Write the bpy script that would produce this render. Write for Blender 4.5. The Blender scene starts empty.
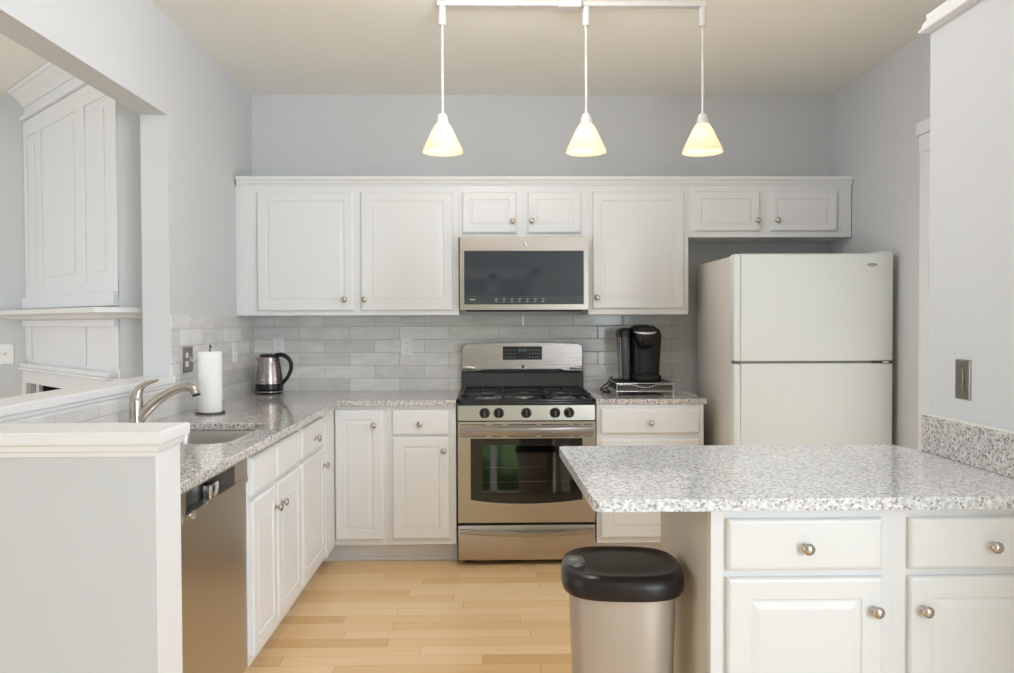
import bpy, bmesh, math, random
from mathutils import Vector, Matrix, Quaternion
random.seed(7)
R = math.radians
S = bpy.context.scene
COL = S.collection

# ---------------------------------------------------------------- camera
yaw, pitch, roll, H, F = R(1.10), R(1.15), R(0.19), 1.35, 797.0
fw = Vector((math.sin(yaw)*math.cos(pitch), math.cos(yaw)*math.cos(pitch), -math.sin(pitch)))
rt = Vector((math.cos(yaw), -math.sin(yaw), 0)); up = rt.cross(fw)
rt2 = rt*math.cos(roll) + (-up)*math.sin(roll)*1.0
up2 = up*math.cos(roll) + rt*math.sin(roll)
cam_data = bpy.data.cameras.new('camera'); cam = bpy.data.objects.new('camera', cam_data); COL.objects.link(cam)
m = Matrix.Identity(4)
for i in range(3):
    m[i][0] = rt2[i]; m[i][1] = up2[i]; m[i][2] = -fw[i]
m[2][3] = H
cam.matrix_world = m
cam_data.sensor_width = 36; cam_data.lens = F/1014*36; cam_data.clip_start = .05
S.camera = cam

# ---------------------------------------------------------------- light
w = bpy.data.worlds.new('world'); S.world = w; w.use_nodes = True
wn = w.node_tree.nodes; wn['Background'].inputs[0].default_value = (.80, .90, 1, 1); wn['Background'].inputs[1].default_value = .5

def area(name, loc, rot, sx, sy, power, col=(1, 1, 1)):
    d = bpy.data.lights.new(name, 'AREA'); d.shape = 'RECTANGLE'; d.size = sx; d.size_y = sy; d.energy = power; d.color = col
    o = bpy.data.objects.new(name, d); COL.objects.link(o); o.location = loc; o.rotation_euler = rot
    return o
# daylight through the windows of the rooms, two of them unseen and added for light
area('daylight_rear_window', (2.65, -2.64, 1.45), (R(90), 0, 0), 1.9, 1.7, 145, (.76, .865, 1))
area('daylight_added_side', (3.94, -.75, 1.45), (R(90), 0, R(90)), 2.2, 1.7, 86, (.69, .83, 1))  # unseen window, added to throw light in from behind right
area('daylight_living_room', (-5.14, 1.6, 1.45), (R(90), 0, R(-90)), 3.6, 1.8, 70, (.84, .915, 1))
area('daylight_added_living_rear', (-3.4, -2.64, 1.45), (R(90), 0, 0), 2.2, 1.7, 3, (.9, 1, 1))  # unseen window at the living room rear, added to even the light
area('daylight_patio_door', (2.30, 3.12, 1.12), (R(90), 0, R(90)), 1.3, 1.9, 19.5, (1, 1, 1))
sun = bpy.data.lights.new('sun', 'SUN'); sun.energy = 8.0; sun.angle = R(1); so_ = bpy.data.objects.new('sun', sun); COL.objects.link(so_)
so_.rotation_euler = Vector((.1, -.62, -.78)).to_track_quat('-Z', 'Y').to_euler()  # added sun, aimed away from the house to brighten the hedge
def fill_light(name, loc, power, col):
    d = bpy.data.lights.new(name, 'POINT'); d.energy = power; d.color = col; d.shadow_soft_size = .10
    o = bpy.data.objects.new(name, d); COL.objects.link(o); o.location = loc
fill_light('fill_light_kitchen', (.0, 2.75, 2.60), 31, (.965, .97, 1))  # unseen fill light without a fixture, added to brighten ceiling and upper walls
S.view_settings.view_transform = 'Standard'; S.view_settings.look = 'None'; S.view_settings.gamma = 1
S.view_settings.use_curve_mapping = False
S.view_settings.exposure = 0.12
S.cycles.use_denoising = True
S.cycles.max_bounces = 10; S.cycles.diffuse_bounces = 6; S.cycles.sample_clamp_indirect = 6

# ---------------------------------------------------------------- materials
def mat(name, col, rough=.5, metal=0, spec=.5, coat=0, emis=None, es=0, bump=None):
    mt = bpy.data.materials.new(name); mt.use_nodes = True
    b = mt.node_tree.nodes['Principled BSDF']
    b.inputs['Base Color'].default_value = (*col, 1); b.inputs['Roughness'].default_value = rough
    b.inputs['Metallic'].default_value = metal; b.inputs['Specular IOR Level'].default_value = spec
    b.inputs['Coat Weight'].default_value = coat
    if emis: b.inputs['Emission Color'].default_value = (*emis, 1); b.inputs['Emission Strength'].default_value = es
    if bump:
        nt = mt.node_tree; tc = nt.nodes.new('ShaderNodeTexCoord'); n = nt.nodes.new('ShaderNodeTexNoise')
        n.inputs['Scale'].default_value = bump[0]; n.inputs['Detail'].default_value = 3
        bp = nt.nodes.new('ShaderNodeBump'); bp.inputs['Strength'].default_value = bump[1]; bp.inputs['Distance'].default_value = .002
        nt.links.new(tc.outputs['Object'], n.inputs['Vector']); nt.links.new(n.outputs['Fac'], bp.inputs['Height'])
        nt.links.new(bp.outputs['Normal'], b.inputs['Normal'])
    return mt
WALL = mat('grey_wall_paint', (.60, .610, .626), .7, bump=(180, .12))
CEIL = mat('ceiling_paint', (.87, .865, .815), .85, bump=(120, .15))
TRIM = mat('white_trim_paint', (.80, .80, .81), .35)
CAB = mat('white_cabinet_paint', (.765, .77, .775), .36, bump=(60, .06))
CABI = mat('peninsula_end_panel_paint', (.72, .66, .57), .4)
NICK = mat('brushed_nickel', (.55, .50, .45), .27, 1)
CHROME = mat('chrome', (.75, .75, .75), .12, 1)
FIXT = mat('white_fixture_enamel', (.60, .585, .56), .4)
PLATE = mat('white_plastic', (.78, .78, .76), .35)
NPLATE = mat('nickel_plate', (.33, .30, .26), .38, .9)
BLACK = mat('black_plastic', (.010, .010, .011), .30, spec=.35)
BLACKM = mat('black_matte', (.015, .015, .016), .5)
ENAM = mat('black_enamel', (.015, .019, .024), .16)
IRON = mat('cast_iron', (.012, .013, .015), .5)
GLASSB = mat('black_glass', (.012, .011, .010), .04)
MWGLASS = mat('microwave_glass', (.022, .030, .038), .05, spec=.8)
FRIDGE = mat('white_fridge_enamel', (.69, .725, .71), .55, spec=.25, bump=(350, .05))
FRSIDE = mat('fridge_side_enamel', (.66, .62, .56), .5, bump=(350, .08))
DARK = mat('dark_gap', (.02, .02, .02), .8)
GREYP = mat('grey_badge', (.32, .33, .33), .3, .6)
LID = mat('dark_brown_plastic', (.016, .011, .011), .33, spec=.35)
BODY = mat('champagne_bin_metal', (.50, .455, .415), .42, .55)
PAPER = mat('paper_towel', (.84, .84, .83), .95, bump=(220, .5))
CAULK = mat('caulk', (.75, .75, .72), .5)
TANK = mat('smoky_tank', (.06, .065, .07), .12)
LED = mat('display_segments', (.10, .13, .10), .4, emis=(.2, .3, .22), es=.08)
INK = mat('printed_grey_marks', (.10, .10, .10), .4)
BULB = mat('lit_bulb', (1, 1, 1), .5, emis=(1, .86, .66), es=7)
LEAF = mat('green_hedge', (.26, .42, .17), .8, bump=(6, 1))
LAWN = mat('lawn', (.25, .50, .15), .9)
SOOT = mat('firebox_black', (.02, .02, .02), .7)
STONE = mat('fireplace_stone', (.28, .29, .28), .4)
BLINDM = mat('white_blind', (.85, .85, .82), .5)

def brushed(name, col, rough, vert=True):
    mt = mat(name, col, rough, 1); nt = mt.node_tree; b = nt.nodes['Principled BSDF']
    tc = nt.nodes.new('ShaderNodeTexCoord'); mp = nt.nodes.new('ShaderNodeMapping')
    mp.inputs['Scale'].default_value = (3, 3, 420) if vert else (420, 420, 3)
    n = nt.nodes.new('ShaderNodeTexNoise'); n.inputs['Scale'].default_value = 1; n.inputs['Detail'].default_value = 2
    mr = nt.nodes.new('ShaderNodeMapRange'); mr.inputs['To Min'].default_value = rough-.01; mr.inputs['To Max'].default_value = rough+.02
    nt.links.new(tc.outputs['Object'], mp.inputs['Vector']); nt.links.new(mp.outputs[0], n.inputs['Vector'])
    nt.links.new(n.outputs['Fac'], mr.inputs['Value']); nt.links.new(mr.outputs[0], b.inputs['Roughness'])
    return mt
STEEL = brushed('brushed_stainless', (.50, .46, .405), .30)
STEEL2 = brushed('brushed_stainless_backguard', (.41, .362, .345), .27)
STEELM = brushed('brushed_stainless_microwave', (.41, .36, .32), .30)
SINKM = brushed('sink_steel', (.62, .60, .57), .3)

def granite(name, tint=(1, 1, 1), dkf=.09, brf=.14, dc=(.19, .18, .19)):
    mt = mat(name, (.7, .7, .7), .07); nt = mt.node_tree; b = nt.nodes['Principled BSDF']; L = nt.links.new
    tc = nt.nodes.new('ShaderNodeTexCoord')
    def ramp(src, stops):
        r = nt.nodes.new('ShaderNodeValToRGB'); e = r.color_ramp.elements
        e[0].position, e[0].color = stops[0][0], (*stops[0][1], 1); e[1].position, e[1].color = stops[-1][0], (*stops[-1][1], 1)
        for p, c in stops[1:-1]:
            q = e.new(p); q.color = (*c, 1)
        L(src, r.inputs[0]); return r.outputs[0]
    def noise(sc, det=4, rough=.6):
        n = nt.nodes.new('ShaderNodeTexNoise'); n.inputs['Scale'].default_value = sc; n.inputs['Detail'].default_value = det
        n.inputs['Roughness'].default_value = rough; L(tc.outputs['Object'], n.inputs['Vector']); return n.outputs['Fac']
    def mixc(kind, f, a, c):
        x = nt.nodes.new('ShaderNodeMix'); x.data_type = 'RGBA'; x.blend_type = kind
        if isinstance(f, float): x.inputs[0].default_value = f
        else: L(f, x.inputs[0])
        for k, v in ((6, a), (7, c)):
            if isinstance(v, tuple): x.inputs[k].default_value = (*v, 1)
            else: L(v, x.inputs[k])
        return x.outputs[2]
    base = ramp(noise(85), [(.35, (.50*tint[0], .485*tint[1], .475*tint[2])), (.5, (.69*tint[0], .68*tint[1], .67*tint[2])), (.62, (.84*tint[0], .83*tint[1], .82*tint[2]))])
    vo = nt.nodes.new('ShaderNodeTexVoronoi'); vo.inputs['Scale'].default_value = 165; L(tc.outputs['Object'], vo.inputs['Vector'])
    sep = nt.nodes.new('ShaderNodeSeparateColor'); L(vo.outputs['Color'], sep.inputs[0])
    dk = ramp(sep.outputs[0], [(.0, (1, 1, 1)), (dkf, (1, 1, 1)), (dkf+.02, (0, 0, 0)), (1, (0, 0, 0))])
    c1 = mixc('MIX', dk, base, dc)
    br = ramp(sep.outputs[1], [(.0, (1, 1, 1)), (brf, (1, 1, 1)), (brf+.02, (0, 0, 0)), (1, (0, 0, 0))])
    c2 = mixc('MIX', br, c1, (.42, .385, .355))
    sm = ramp(noise(190, 2), [(.33, (.5, .5, .53)), (.39, (1, 1, 1)), (1, (1, 1, 1))])
    c3 = mixc('MULTIPLY', 1.0, c2, sm)
    L(c3, b.inputs['Base Color'])
    return mt
GRAN = granite('speckled_granite', (.86, .845, .83), dkf=.12)  # dimmer look of the back counters is put into this darker tint
GRAN_GLARE = granite('speckled_granite_glare', (1.06, 1.10, 1.16), .065, .05, (.34, .35, .39))  # same granite, light glare on the peninsula put into a paler tint

def floor_mat():
    mt = mat('maple_strip_floor', (.6, .4, .2), .24); nt = mt.node_tree; b = nt.nodes['Principled BSDF']; L = nt.links.new
    tc = nt.nodes.new('ShaderNodeTexCoord'); sp = nt.nodes.new('ShaderNodeSeparateXYZ'); L(tc.outputs['Object'], sp.inputs[0])
    def M(op, a, c=None, d=None):
        x = nt.nodes.new('ShaderNodeMath'); x.operation = op
        for k, v in enumerate((a, c, d)):
            if v is None: continue
            if isinstance(v, (int, float)): x.inputs[k].default_value = v
            else: L(v, x.inputs[k])
        return x.outputs[0]
    ry = M('DIVIDE', sp.outputs[1], .088); row = M('FLOOR', ry)
    wr = nt.nodes.new('ShaderNodeTexWhiteNoise'); wr.noise_dimensions = '1D'; L(row, wr.inputs['W'])
    cx = M('ADD', M('DIVIDE', sp.outputs[0], .80), M('MULTIPLY', wr.outputs['Value'], 7.3)); colm = M('FLOOR', cx)
    cb = nt.nodes.new('ShaderNodeCombineXYZ'); L(row, cb.inputs[0]); L(colm, cb.inputs[1])
    wn2 = nt.nodes.new('ShaderNodeTexWhiteNoise'); wn2.noise_dimensions = '2D'; L(cb.outputs[0], wn2.inputs['Vector'])
    mp = nt.nodes.new('ShaderNodeMapping'); mp.inputs['Scale'].default_value = (2.2, 34, 1); L(tc.outputs['Object'], mp.inputs['Vector'])
    off = nt.nodes.new('ShaderNodeVectorMath'); off.operation = 'ADD'; L(mp.outputs[0], off.inputs[0])
    cb2 = nt.nodes.new('ShaderNodeCombineXYZ'); L(M('MULTIPLY', wn2.outputs['Value'], 50), cb2.inputs[0]); L(cb2.outputs[0], off.inputs[1])
    n = nt.nodes.new('ShaderNodeTexNoise'); n.inputs['Scale'].default_value = 1.3; n.inputs['Detail'].default_value = 5; L(off.outputs[0], n.inputs['Vector'])
    t = M('ADD', M('MULTIPLY', wn2.outputs['Value'], .72), M('MULTIPLY', n.outputs['Fac'], .36))
    r = nt.nodes.new('ShaderNodeValToRGB'); e = r.color_ramp.elements
    e[0].position = .08; e[0].color = (.65, .40, .175, 1); e[1].position = 1; e[1].color = (.88, .655, .39, 1)
    q = e.new(.5); q.color = (.79, .54, .275, 1); L(t, r.inputs[0])
    fy = M('FRACT', ry); fx = M('FRACT', cx)
    ey = M('LESS_THAN', M('MINIMUM', fy, M('SUBTRACT', 1, fy)), .018); ex = M('LESS_THAN', M('MINIMUM', fx, M('SUBTRACT', 1, fx)), .003)
    g = M('MAXIMUM', ey, ex)
    x = nt.nodes.new('ShaderNodeMix'); x.data_type = 'RGBA'; L(M('MULTIPLY', g, .35), x.inputs[0]); L(r.outputs[0], x.inputs[6]); x.inputs[7].default_value = (.33, .18, .07, 1)
    L(x.outputs[2], b.inputs['Base Color'])
    bp = nt.nodes.new('ShaderNodeBump'); bp.inputs['Strength'].default_value = .25; bp.inputs['Distance'].default_value = .001; bp.invert = True
    L(g, bp.inputs['Height']); L(bp.outputs[0], b.inputs['Normal'])
    return mt
FLOOR = floor_mat()

def tile_mat(name, axis, u0, z0):
    mt = mat(name, (.6, .6, .6), .16); nt = mt.node_tree; b = nt.nodes['Principled BSDF']; L = nt.links.new
    tc = nt.nodes.new('ShaderNodeTexCoord'); sp = nt.nodes.new('ShaderNodeSeparateXYZ'); L(tc.outputs['Object'], sp.inputs[0])
    def M(op, a, c=None):
        x = nt.nodes.new('ShaderNodeMath'); x.operation = op
        for k, v in enumerate((a, c)):
            if v is None: continue
            if isinstance(v, (int, float)): x.inputs[k].default_value = v
            else: L(v, x.inputs[k])
        return x.outputs[0]
    ph, pw = .0815, .312
    rz = M('DIVIDE', M('SUBTRACT', sp.outputs[2], z0), ph); row = M('FLOOR', rz)
    sh = M('MULTIPLY', M('MODULO', M('ABSOLUTE', row), 2), .5)
    cx = M('ADD', M('DIVIDE', M('SUBTRACT', sp.outputs[axis], u0), pw), sh); cl = M('FLOOR', cx)
    cb = nt.nodes.new('ShaderNodeCombineXYZ'); L(row, cb.inputs[0]); L(cl, cb.inputs[1])
    wn2 = nt.nodes.new('ShaderNodeTexWhiteNoise'); wn2.noise_dimensions = '2D'; L(cb.outputs[0], wn2.inputs['Vector'])
    mp = nt.nodes.new('ShaderNodeMapping'); mp.inputs['Scale'].default_value = (7, 7, 26); L(tc.outputs['Object'], mp.inputs['Vector'])
    n = nt.nodes.new('ShaderNodeTexNoise'); n.inputs['Scale'].default_value = 1; n.inputs['Detail'].default_value = 4; L(mp.outputs[0], n.inputs['Vector'])
    t = M('ADD', M('MULTIPLY', wn2.outputs['Value'], .35), M('MULTIPLY', n.outputs['Fac'], .8))
    r = nt.nodes.new('ShaderNodeValToRGB'); e = r.color_ramp.elements
    e[0].position = .25; e[0].color = (.54, .53, .51, 1); e[1].position = .9; e[1].color = (.78, .77, .75, 1); L(t, r.inputs[0])
    fz = M('FRACT', rz); fx = M('FRACT', cx)
    dz = M('MULTIPLY', M('MINIMUM', fz, M('SUBTRACT', 1, fz)), ph); dx = M('MULTIPLY', M('MINIMUM', fx, M('SUBTRACT', 1, fx)), pw)
    d = M('MINIMUM', dz, dx)
    g = M('LESS_THAN', d, .0016)
    x = nt.nodes.new('ShaderNodeMix'); x.data_type = 'RGBA'; L(g, x.inputs[0]); L(r.outputs[0], x.inputs[6]); x.inputs[7].default_value = (.40, .385, .365, 1)
    L(x.outputs[2], b.inputs['Base Color'])
    hgt = nt.nodes.new('ShaderNodeMapRange'); L(d, hgt.inputs['Value']); hgt.inputs['From Min'].default_value = .001; hgt.inputs['From Max'].default_value = .007
    hs = M('ADD', hgt.outputs[0], M('MULTIPLY', n.outputs['Fac'], .8))
    bp = nt.nodes.new('ShaderNodeBump'); bp.inputs['Strength'].default_value = .3; bp.inputs['Distance'].default_value = .002
    L(hs, bp.inputs['Height']); L(bp.outputs[0], b.inputs['Normal'])
    L(M('ADD', M('MULTIPLY', g, .6), .15), b.inputs['Roughness'])
    return mt
TILEB = tile_mat('glazed_tile_back', 0, .666, 1.0035)
TILES = tile_mat('glazed_tile_side', 1, 3.90, 1.0035)

def shade_glass():
    mt = mat('lit_alabaster_glass', (.95, .86, .72), .3); nt = mt.node_tree; b = nt.nodes['Principled BSDF']; L = nt.links.new
    tc = nt.nodes.new('ShaderNodeTexCoord'); n = nt.nodes.new('ShaderNodeTexNoise'); n.inputs['Scale'].default_value = 22; n.inputs['Distortion'].default_value = 1.5
    L(tc.outputs['Object'], n.inputs['Vector'])
    r = nt.nodes.new('ShaderNodeValToRGB'); e = r.color_ramp.elements; e[0].color = (1, .83, .63, 1); e[1].color = (1, .91, .77, 1); e[0].position = .35; e[1].position = .65
    L(n.outputs['Fac'], r.inputs[0]); L(r.outputs[0], b.inputs['Base Color'])
    tr = nt.nodes.new('ShaderNodeBsdfTranslucent'); L(r.outputs[0], tr.inputs[0])
    mx = nt.nodes.new('ShaderNodeMixShader'); mx.inputs[0].default_value = .6
    out = [q for q in nt.nodes if q.type == 'OUTPUT_MATERIAL'][0]
    L(b.outputs[0], mx.inputs[1]); L(tr.outputs[0], mx.inputs[2]); L(mx.outputs[0], out.inputs[0])
    L(r.outputs[0], b.inputs['Emission Color']); b.inputs['Emission Strength'].default_value = .10
    return mt
SHADE = shade_glass()

def clear_glass(name, dark=.35, tint=(1, 1, 1)):
    mt = bpy.data.materials.new(name); mt.use_nodes = True; nt = mt.node_tree; nt.nodes.clear(); L = nt.links.new
    out = nt.nodes.new('ShaderNodeOutputMaterial'); t = nt.nodes.new('ShaderNodeBsdfTransparent'); g = nt.nodes.new('ShaderNodeBsdfGlossy')
    t.inputs[0].default_value = (dark*tint[0], dark*tint[1], dark*tint[2], 1); g.inputs['Roughness'].default_value = .03
    fr = nt.nodes.new('ShaderNodeFresnel'); fr.inputs[0].default_value = 1.9
    mx = nt.nodes.new('ShaderNodeMixShader'); L(fr.outputs[0], mx.inputs[0]); L(t.outputs[0], mx.inputs[1]); L(g.outputs[0], mx.inputs[2]); L(mx.outputs[0], out.inputs[0])
    return mt
OVENGL = clear_glass('oven_window_glass', .6)
WINGL = clear_glass('window_glass', .95)

# ---------------------------------------------------------------- mesh helpers (all shapes given in world coordinates)
ORG = {}
class MB:
    def __init__(s): s.bm = bmesh.new()
    def box(s, x0, x1, y0, y1, z0, z1, bev=0, seg=2):
        q = bmesh.ops.create_cube(s.bm, size=1)['verts']
        for v in q: v.co = Vector(((x0+x1)/2+v.co.x*(x1-x0), (y0+y1)/2+v.co.y*(y1-y0), (z0+z1)/2+v.co.z*(z1-z0)))
        if bev:
            es = list({e for v in q for e in v.link_edges})
            bmesh.ops.bevel(s.bm, geom=es, offset=bev, segments=seg, profile=.5, affect='EDGES')
        return s
    def loft(s, rings, cap=True, close=True):
        vs = [[s.bm.verts.new(p) for p in r] for r in rings]; n = len(vs[0])
        for a, b in zip(vs, vs[1:]):
            for i in range(n if close else n-1):
                j = (i+1) % n; s.bm.faces.new((a[i], a[j], b[j], b[i]))
        if cap: s.bm.faces.new(vs[0][::-1]); s.bm.faces.new(vs[-1])
        return s
    def poly(s, pts, d):
        """extrude planar polygon pts by vector d"""
        d = Vector(d); a = [Vector(p) for p in pts]
        return s.loft([a, [p+d for p in a]])
    def lathe(s, prof, c, ax=(0, 0, 1), n=24, cap=True):
        """prof: (radius, height) along axis ax from c"""
        ax = Vector(ax).normalized(); q = Vector((0, 0, 1)).rotation_difference(ax); c = Vector(c)
        rings = [[c + q @ Vector((max(r, 1e-4)*math.cos(2*math.pi*i/n), max(r, 1e-4)*math.sin(2*math.pi*i/n), h)) for i in range(n)] for r, h in prof]
        return s.loft(rings, cap)
    def cyl(s, a, b, r, n=16): 
        a = Vector(a); b = Vector(b); return s.lathe([(r, 0), (r, (b-a).length)], a, b-a, n)
    def tube(s, pts, rad, n=12, smooth=6):
        P = [Vector(p) for p in pts]; rr = rad if isinstance(rad, (list, tuple)) else [rad]*len(P)
        if smooth > 1 and len(P) > 2:
            Q, q2 = [], []
            for i in range(len(P)-1):
                p0, p1, p2, p3 = P[max(i-1, 0)], P[i], P[i+1], P[min(i+2, len(P)-1)]
                for k in range(smooth):
                    t = k/smooth
                    Q.append(.5*((2*p1)+(p2-p0)*t+(2*p0-5*p1+4*p2-p3)*t*t+(3*p1-p0-3*p2+p3)*t**3)); q2.append(rr[i]*(1-t)+rr[i+1]*t)
            Q.append(P[-1]); q2.append(rr[-1]); P, rr = Q, q2
        nrm = None; rings = []
        for i, p in enumerate(P):
            t = (P[min(i+1, len(P)-1)]-P[max(i-1, 0)]).normalized()
            if nrm is None: nrm = t.orthogonal().normalized()
            nrm = (nrm - t*nrm.dot(t)).normalized(); bn = t.cross(nrm)
            rings.append([p+(nrm*math.cos(2*math.pi*k/n)+bn*math.sin(2*math.pi*k/n))*rr[i] for k in range(n)])
        return s.loft(rings)
    def ring(s, R1, r, c, ax=(0, 0, 1), n=32, k=8):
        ax = Vector(ax).normalized(); q = Vector((0, 0, 1)).rotation_difference(ax); c = Vector(c); rings = []
        for i in range(n+1):
            a = 2*math.pi*i/n
            rings.append([c+q@Vector(((R1+r*math.cos(2*math.pi*j/k))*math.cos(a), (R1+r*math.cos(2*math.pi*j/k))*math.sin(a), r*math.sin(2*math.pi*j/k))) for j in range(k)])
        return s.loft(rings, False)

def org(o): return ORG.get(o.name, Vector((0, 0, 0)))
def base_of(bm):
    xs = [v.co for v in bm.verts]
    return Vector(((min(v.x for v in xs)+max(v.x for v in xs))/2, (min(v.y for v in xs)+max(v.y for v in xs))/2, min(v.z for v in xs)))
def obj(name, mb, m, parent=None, smooth=None, bev=0):
    bm = mb.bm; o0 = org(parent) if parent else base_of(bm)
    bmesh.ops.recalc_face_normals(bm, faces=bm.faces)
    for v in bm.verts: v.co -= o0
    me = bpy.data.meshes.new(name); bm.to_mesh(me); bm.free(); me.materials.append(m)
    o = bpy.data.objects.new(name, me); COL.objects.link(o)
    if parent: o.parent = parent
    else: o.location = o0
    ORG[o.name] = o0
    if bev:
        md = o.modifiers.new('bevel', 'BEVEL'); md.width = bev; md.segments = 2; md.limit_method = 'ANGLE'; md.angle_limit = R(40)
    if smooth is not None:
        me.polygons.foreach_set('use_smooth', [True]*len(me.polygons))
        me.update(); me.set_sharp_from_angle(angle=R(smooth))
    return o
def thing(name, label, cat, loc, group=None):
    o = bpy.data.objects.new(name, None); COL.objects.link(o); o.location = loc; o.empty_display_size = .1
    o['label'] = label; o['category'] = cat
    if group: o['group'] = group
    ORG[o.name] = Vector(loc); return o
def tag(o, label, cat, group=None):
    o['label'] = label; o['category'] = cat
    if group: o['group'] = group
    return o
def struct(name, mb, m, label=None, **k):
    o = obj(name, mb, m, **k); o['kind'] = 'structure'
    if label: o['label'] = label
    return o

# oriented door panel: o = lower-left corner on the cabinet face, u to the right, n outward
def front(o, u, n, wd, ht, rings, th=.019):
    o, u, n = Vector(o), Vector(u), Vector(n); z = Vector((0, 0, 1)); mb = MB(); L = []
    def rect(i, d): return [o+u*i+z*i+n*d, o+u*(wd-i)+z*i+n*d, o+u*(wd-i)+z*(ht-i)+n*d, o+u*i+z*(ht-i)+n*d]
    L.append(rect(0, 0)); 
    for i, d in rings: L.append(rect(i, th-d))
    return mb.loft(L)
RAISED = [(0, .006), (.004, .0015), (.009, 0), (.052, 0), (.055, .004), (.060, .0042), (.078, .0012), (.082, .001)]
SMALLR = [(0, .006), (.004, .0015), (.009, 0), (.042, 0), (.045, .004), (.050, .0042), (.064, .0012), (.067, .001)]
SLAB = [(0, .007), (.004, .002), (.010, 0)]
KNOBP = [(.011, 0), (.010, .003), (.0055, .006), (.0055, .013), (.012, .017), (.0165, .021), (.0165, .025), (.012, .030), (.004, .032)]
def knob(parent, p, n, sc=1.0):
    o = obj('knob', MB().lathe([(r*sc, h*sc) for r, h in KNOBP], p, n, 20), NICK, parent, smooth=50); return o
def door(parent, o, u, n, wd, ht, kn=None, kind=RAISED, name='door', ks=1.0):
    d = obj(name, front(o, u, n, wd, ht, kind), CAB, parent)
    if kn: 
        q = Vector(o)+Vector(u)*kn[0]+Vector((0, 0, kn[1]))+Vector(n)*.019
        knob(d, q, n, ks)
    return d
X1, YN, XP = (1, 0, 0), (0, -1, 0), (1, 0, 0)

# ================================================================ STRUCTURE
CZ = 2.76; BW = 5.02; LX = -1.493; LX2 = -1.618; RX = 2.138
struct('floor', MB().box(-5, 3.8, -2.5, BW, -.1, 0), FLOOR)
struct('ceiling', MB().box(-5.1, 3.9, -2.6, BW+.1, CZ, CZ+.1), CEIL)
struct('wall_back', MB().box(-5.1, RX+.1, BW, BW+.1, 0, CZ), WALL)
mb = MB(); mb.loft([[Vector((x, y, z)) for y, z in ((3.728, 0), (BW, 0), (BW, CZ), (-2.5, CZ), (-2.5, 2.304), (3.728, 2.304))] for x in (LX2, LX)])
struct('wall_left', mb, WALL)
# right wall with patio door opening
mb = MB(); mb.box(RX, RX+.12, 3.86, BW, 0, CZ).box(RX, RX+.12, 1.0, 2.4, 0, CZ).box(RX, RX+.12, 2.4, 3.86, 2.17, CZ)
struct('wall_right', mb, WALL)
mb = MB(); mb.box(1.57, 3.8, 1.0, 1.12, 0, CZ)
struct('wall_side', mb, WALL)
struct('wall_partition', MB().box(1.445, 1.57, 1.0, 2.61, 0, 2.345), WALL, 'grey part height wall at the end of the peninsula')
# far sides of the rooms behind the camera, with window openings
mb = MB()
mb.box(-5, -4.5, -2.6, -2.5, 0, CZ).box(-2.3, -.57, -2.6, -2.5, 0, CZ).box(.61, 1.7, -2.6, -2.5, 0, CZ).box(3.6, 3.8, -2.6, -2.5, 0, CZ)
mb.box(-.57, .61, -2.6, -2.5, 2.03, CZ)
for a, b in ((-4.5, -2.3), (1.7, 3.6)): mb.box(a, b, -2.6, -2.5, 0, .6).box(a, b, -2.6, -2.5, 2.3, CZ)
struct('wall_front', mb, WALL)
mb = MB(); mb.box(3.8, 3.9, -2.6, -1.85, 0, CZ).box(3.8, 3.9, .35, 1.12, 0, CZ).box(3.8, 3.9, -1.85, .35, 0, .6).box(3.8, 3.9, -1.85, .35, 2.3, CZ)
struct('wall_far_right', mb, WALL)
mb = MB(); mb.box(-5.1, -5, -2.6, -.2, 0, CZ).box(-5.1, -5, 3.4, BW, 0, CZ).box(-5.1, -5, -.2, 3.4, 0, .55).box(-5.1, -5, -.2, 3.4, 2.35, CZ)
struct('wall_far_left', mb, WALL)
# french door behind the camera (seen as a reflection)
mb = MB()
for x0, x1 in ((-.57, .02), (.02, .61)):
    mb.box(x0, x0+.045, -2.56, -2.52, .02, 2.03).box(x1-.045, x1, -2.56, -2.52, .02, 2.03).box(x0, x1, -2.56, -2.52, 1.96, 2.03).box(x0, x1, -2.56, -2.52, .02, .10)
mb.box(-.65, -.57, -2.5, -2.48, 0, 2.11).box(.61, .69, -2.5, -2.48, 0, 2.11).box(-.65, .69, -2.5, -2.48, 2.03, 2.11)
struct('door_2', mb, TRIM)
struct('window_4', MB().box(-.525, -.025, -2.545, -2.54, .10, 1.96).box(.065, .565, -2.545, -2.54, .10, 1.96), WINGL)
struct('lawn', MB().box(-6, 6, -9, -2.6, -.2, -.1), LAWN)
mb = MB()
for i in range(14):
    x = -4+i*.62; h = 1.7+.5*random.random()
    mb.lathe([(.1, 0), (.5, .3), (.6, h*.5), (.45, h*.85), (.1, h)], (x, -5.2+.3*random.random(), -.1), n=12)
struct('garden_hedge', mb, LEAF, smooth=60)

for n_, (a, b, c_, d_, e_, f_) in enumerate(((-4.5, -2.3, -2.57, -2.53, .6, 2.3), (1.7, 3.6, -2.57, -2.53, .6, 2.3))):
    mb = MB(); mb.box(a, a+.05, c_, d_, e_, f_).box(b-.05, b, c_, d_, e_, f_).box(a, b, c_, d_, e_, e_+.05).box(a, b, c_, d_, f_-.05, f_).box((a+b)/2-.02, (a+b)/2+.02, c_, d_, e_, f_)
    struct('window_%d' % (n_+1), mb, TRIM)  # first frame belongs to the living rear window added for light
mb = MB().box(3.83, 3.87, -1.85, -1.80, .6, 2.3).box(3.83, 3.87, .30, .35, .6, 2.3).box(3.83, 3.87, -.77, -.73, .6, 2.3).box(3.83, 3.87, -1.85, .35, .6, .65)
struct('window_3', mb, TRIM)  # frame of the unseen side window added for its light
mb = MB()
for y in (-.2, .98, 2.17, 3.35): mb.box(-5.07, -5.03, y, y+.05, .55, 2.35)
struct('window_5', mb, TRIM)
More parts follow.
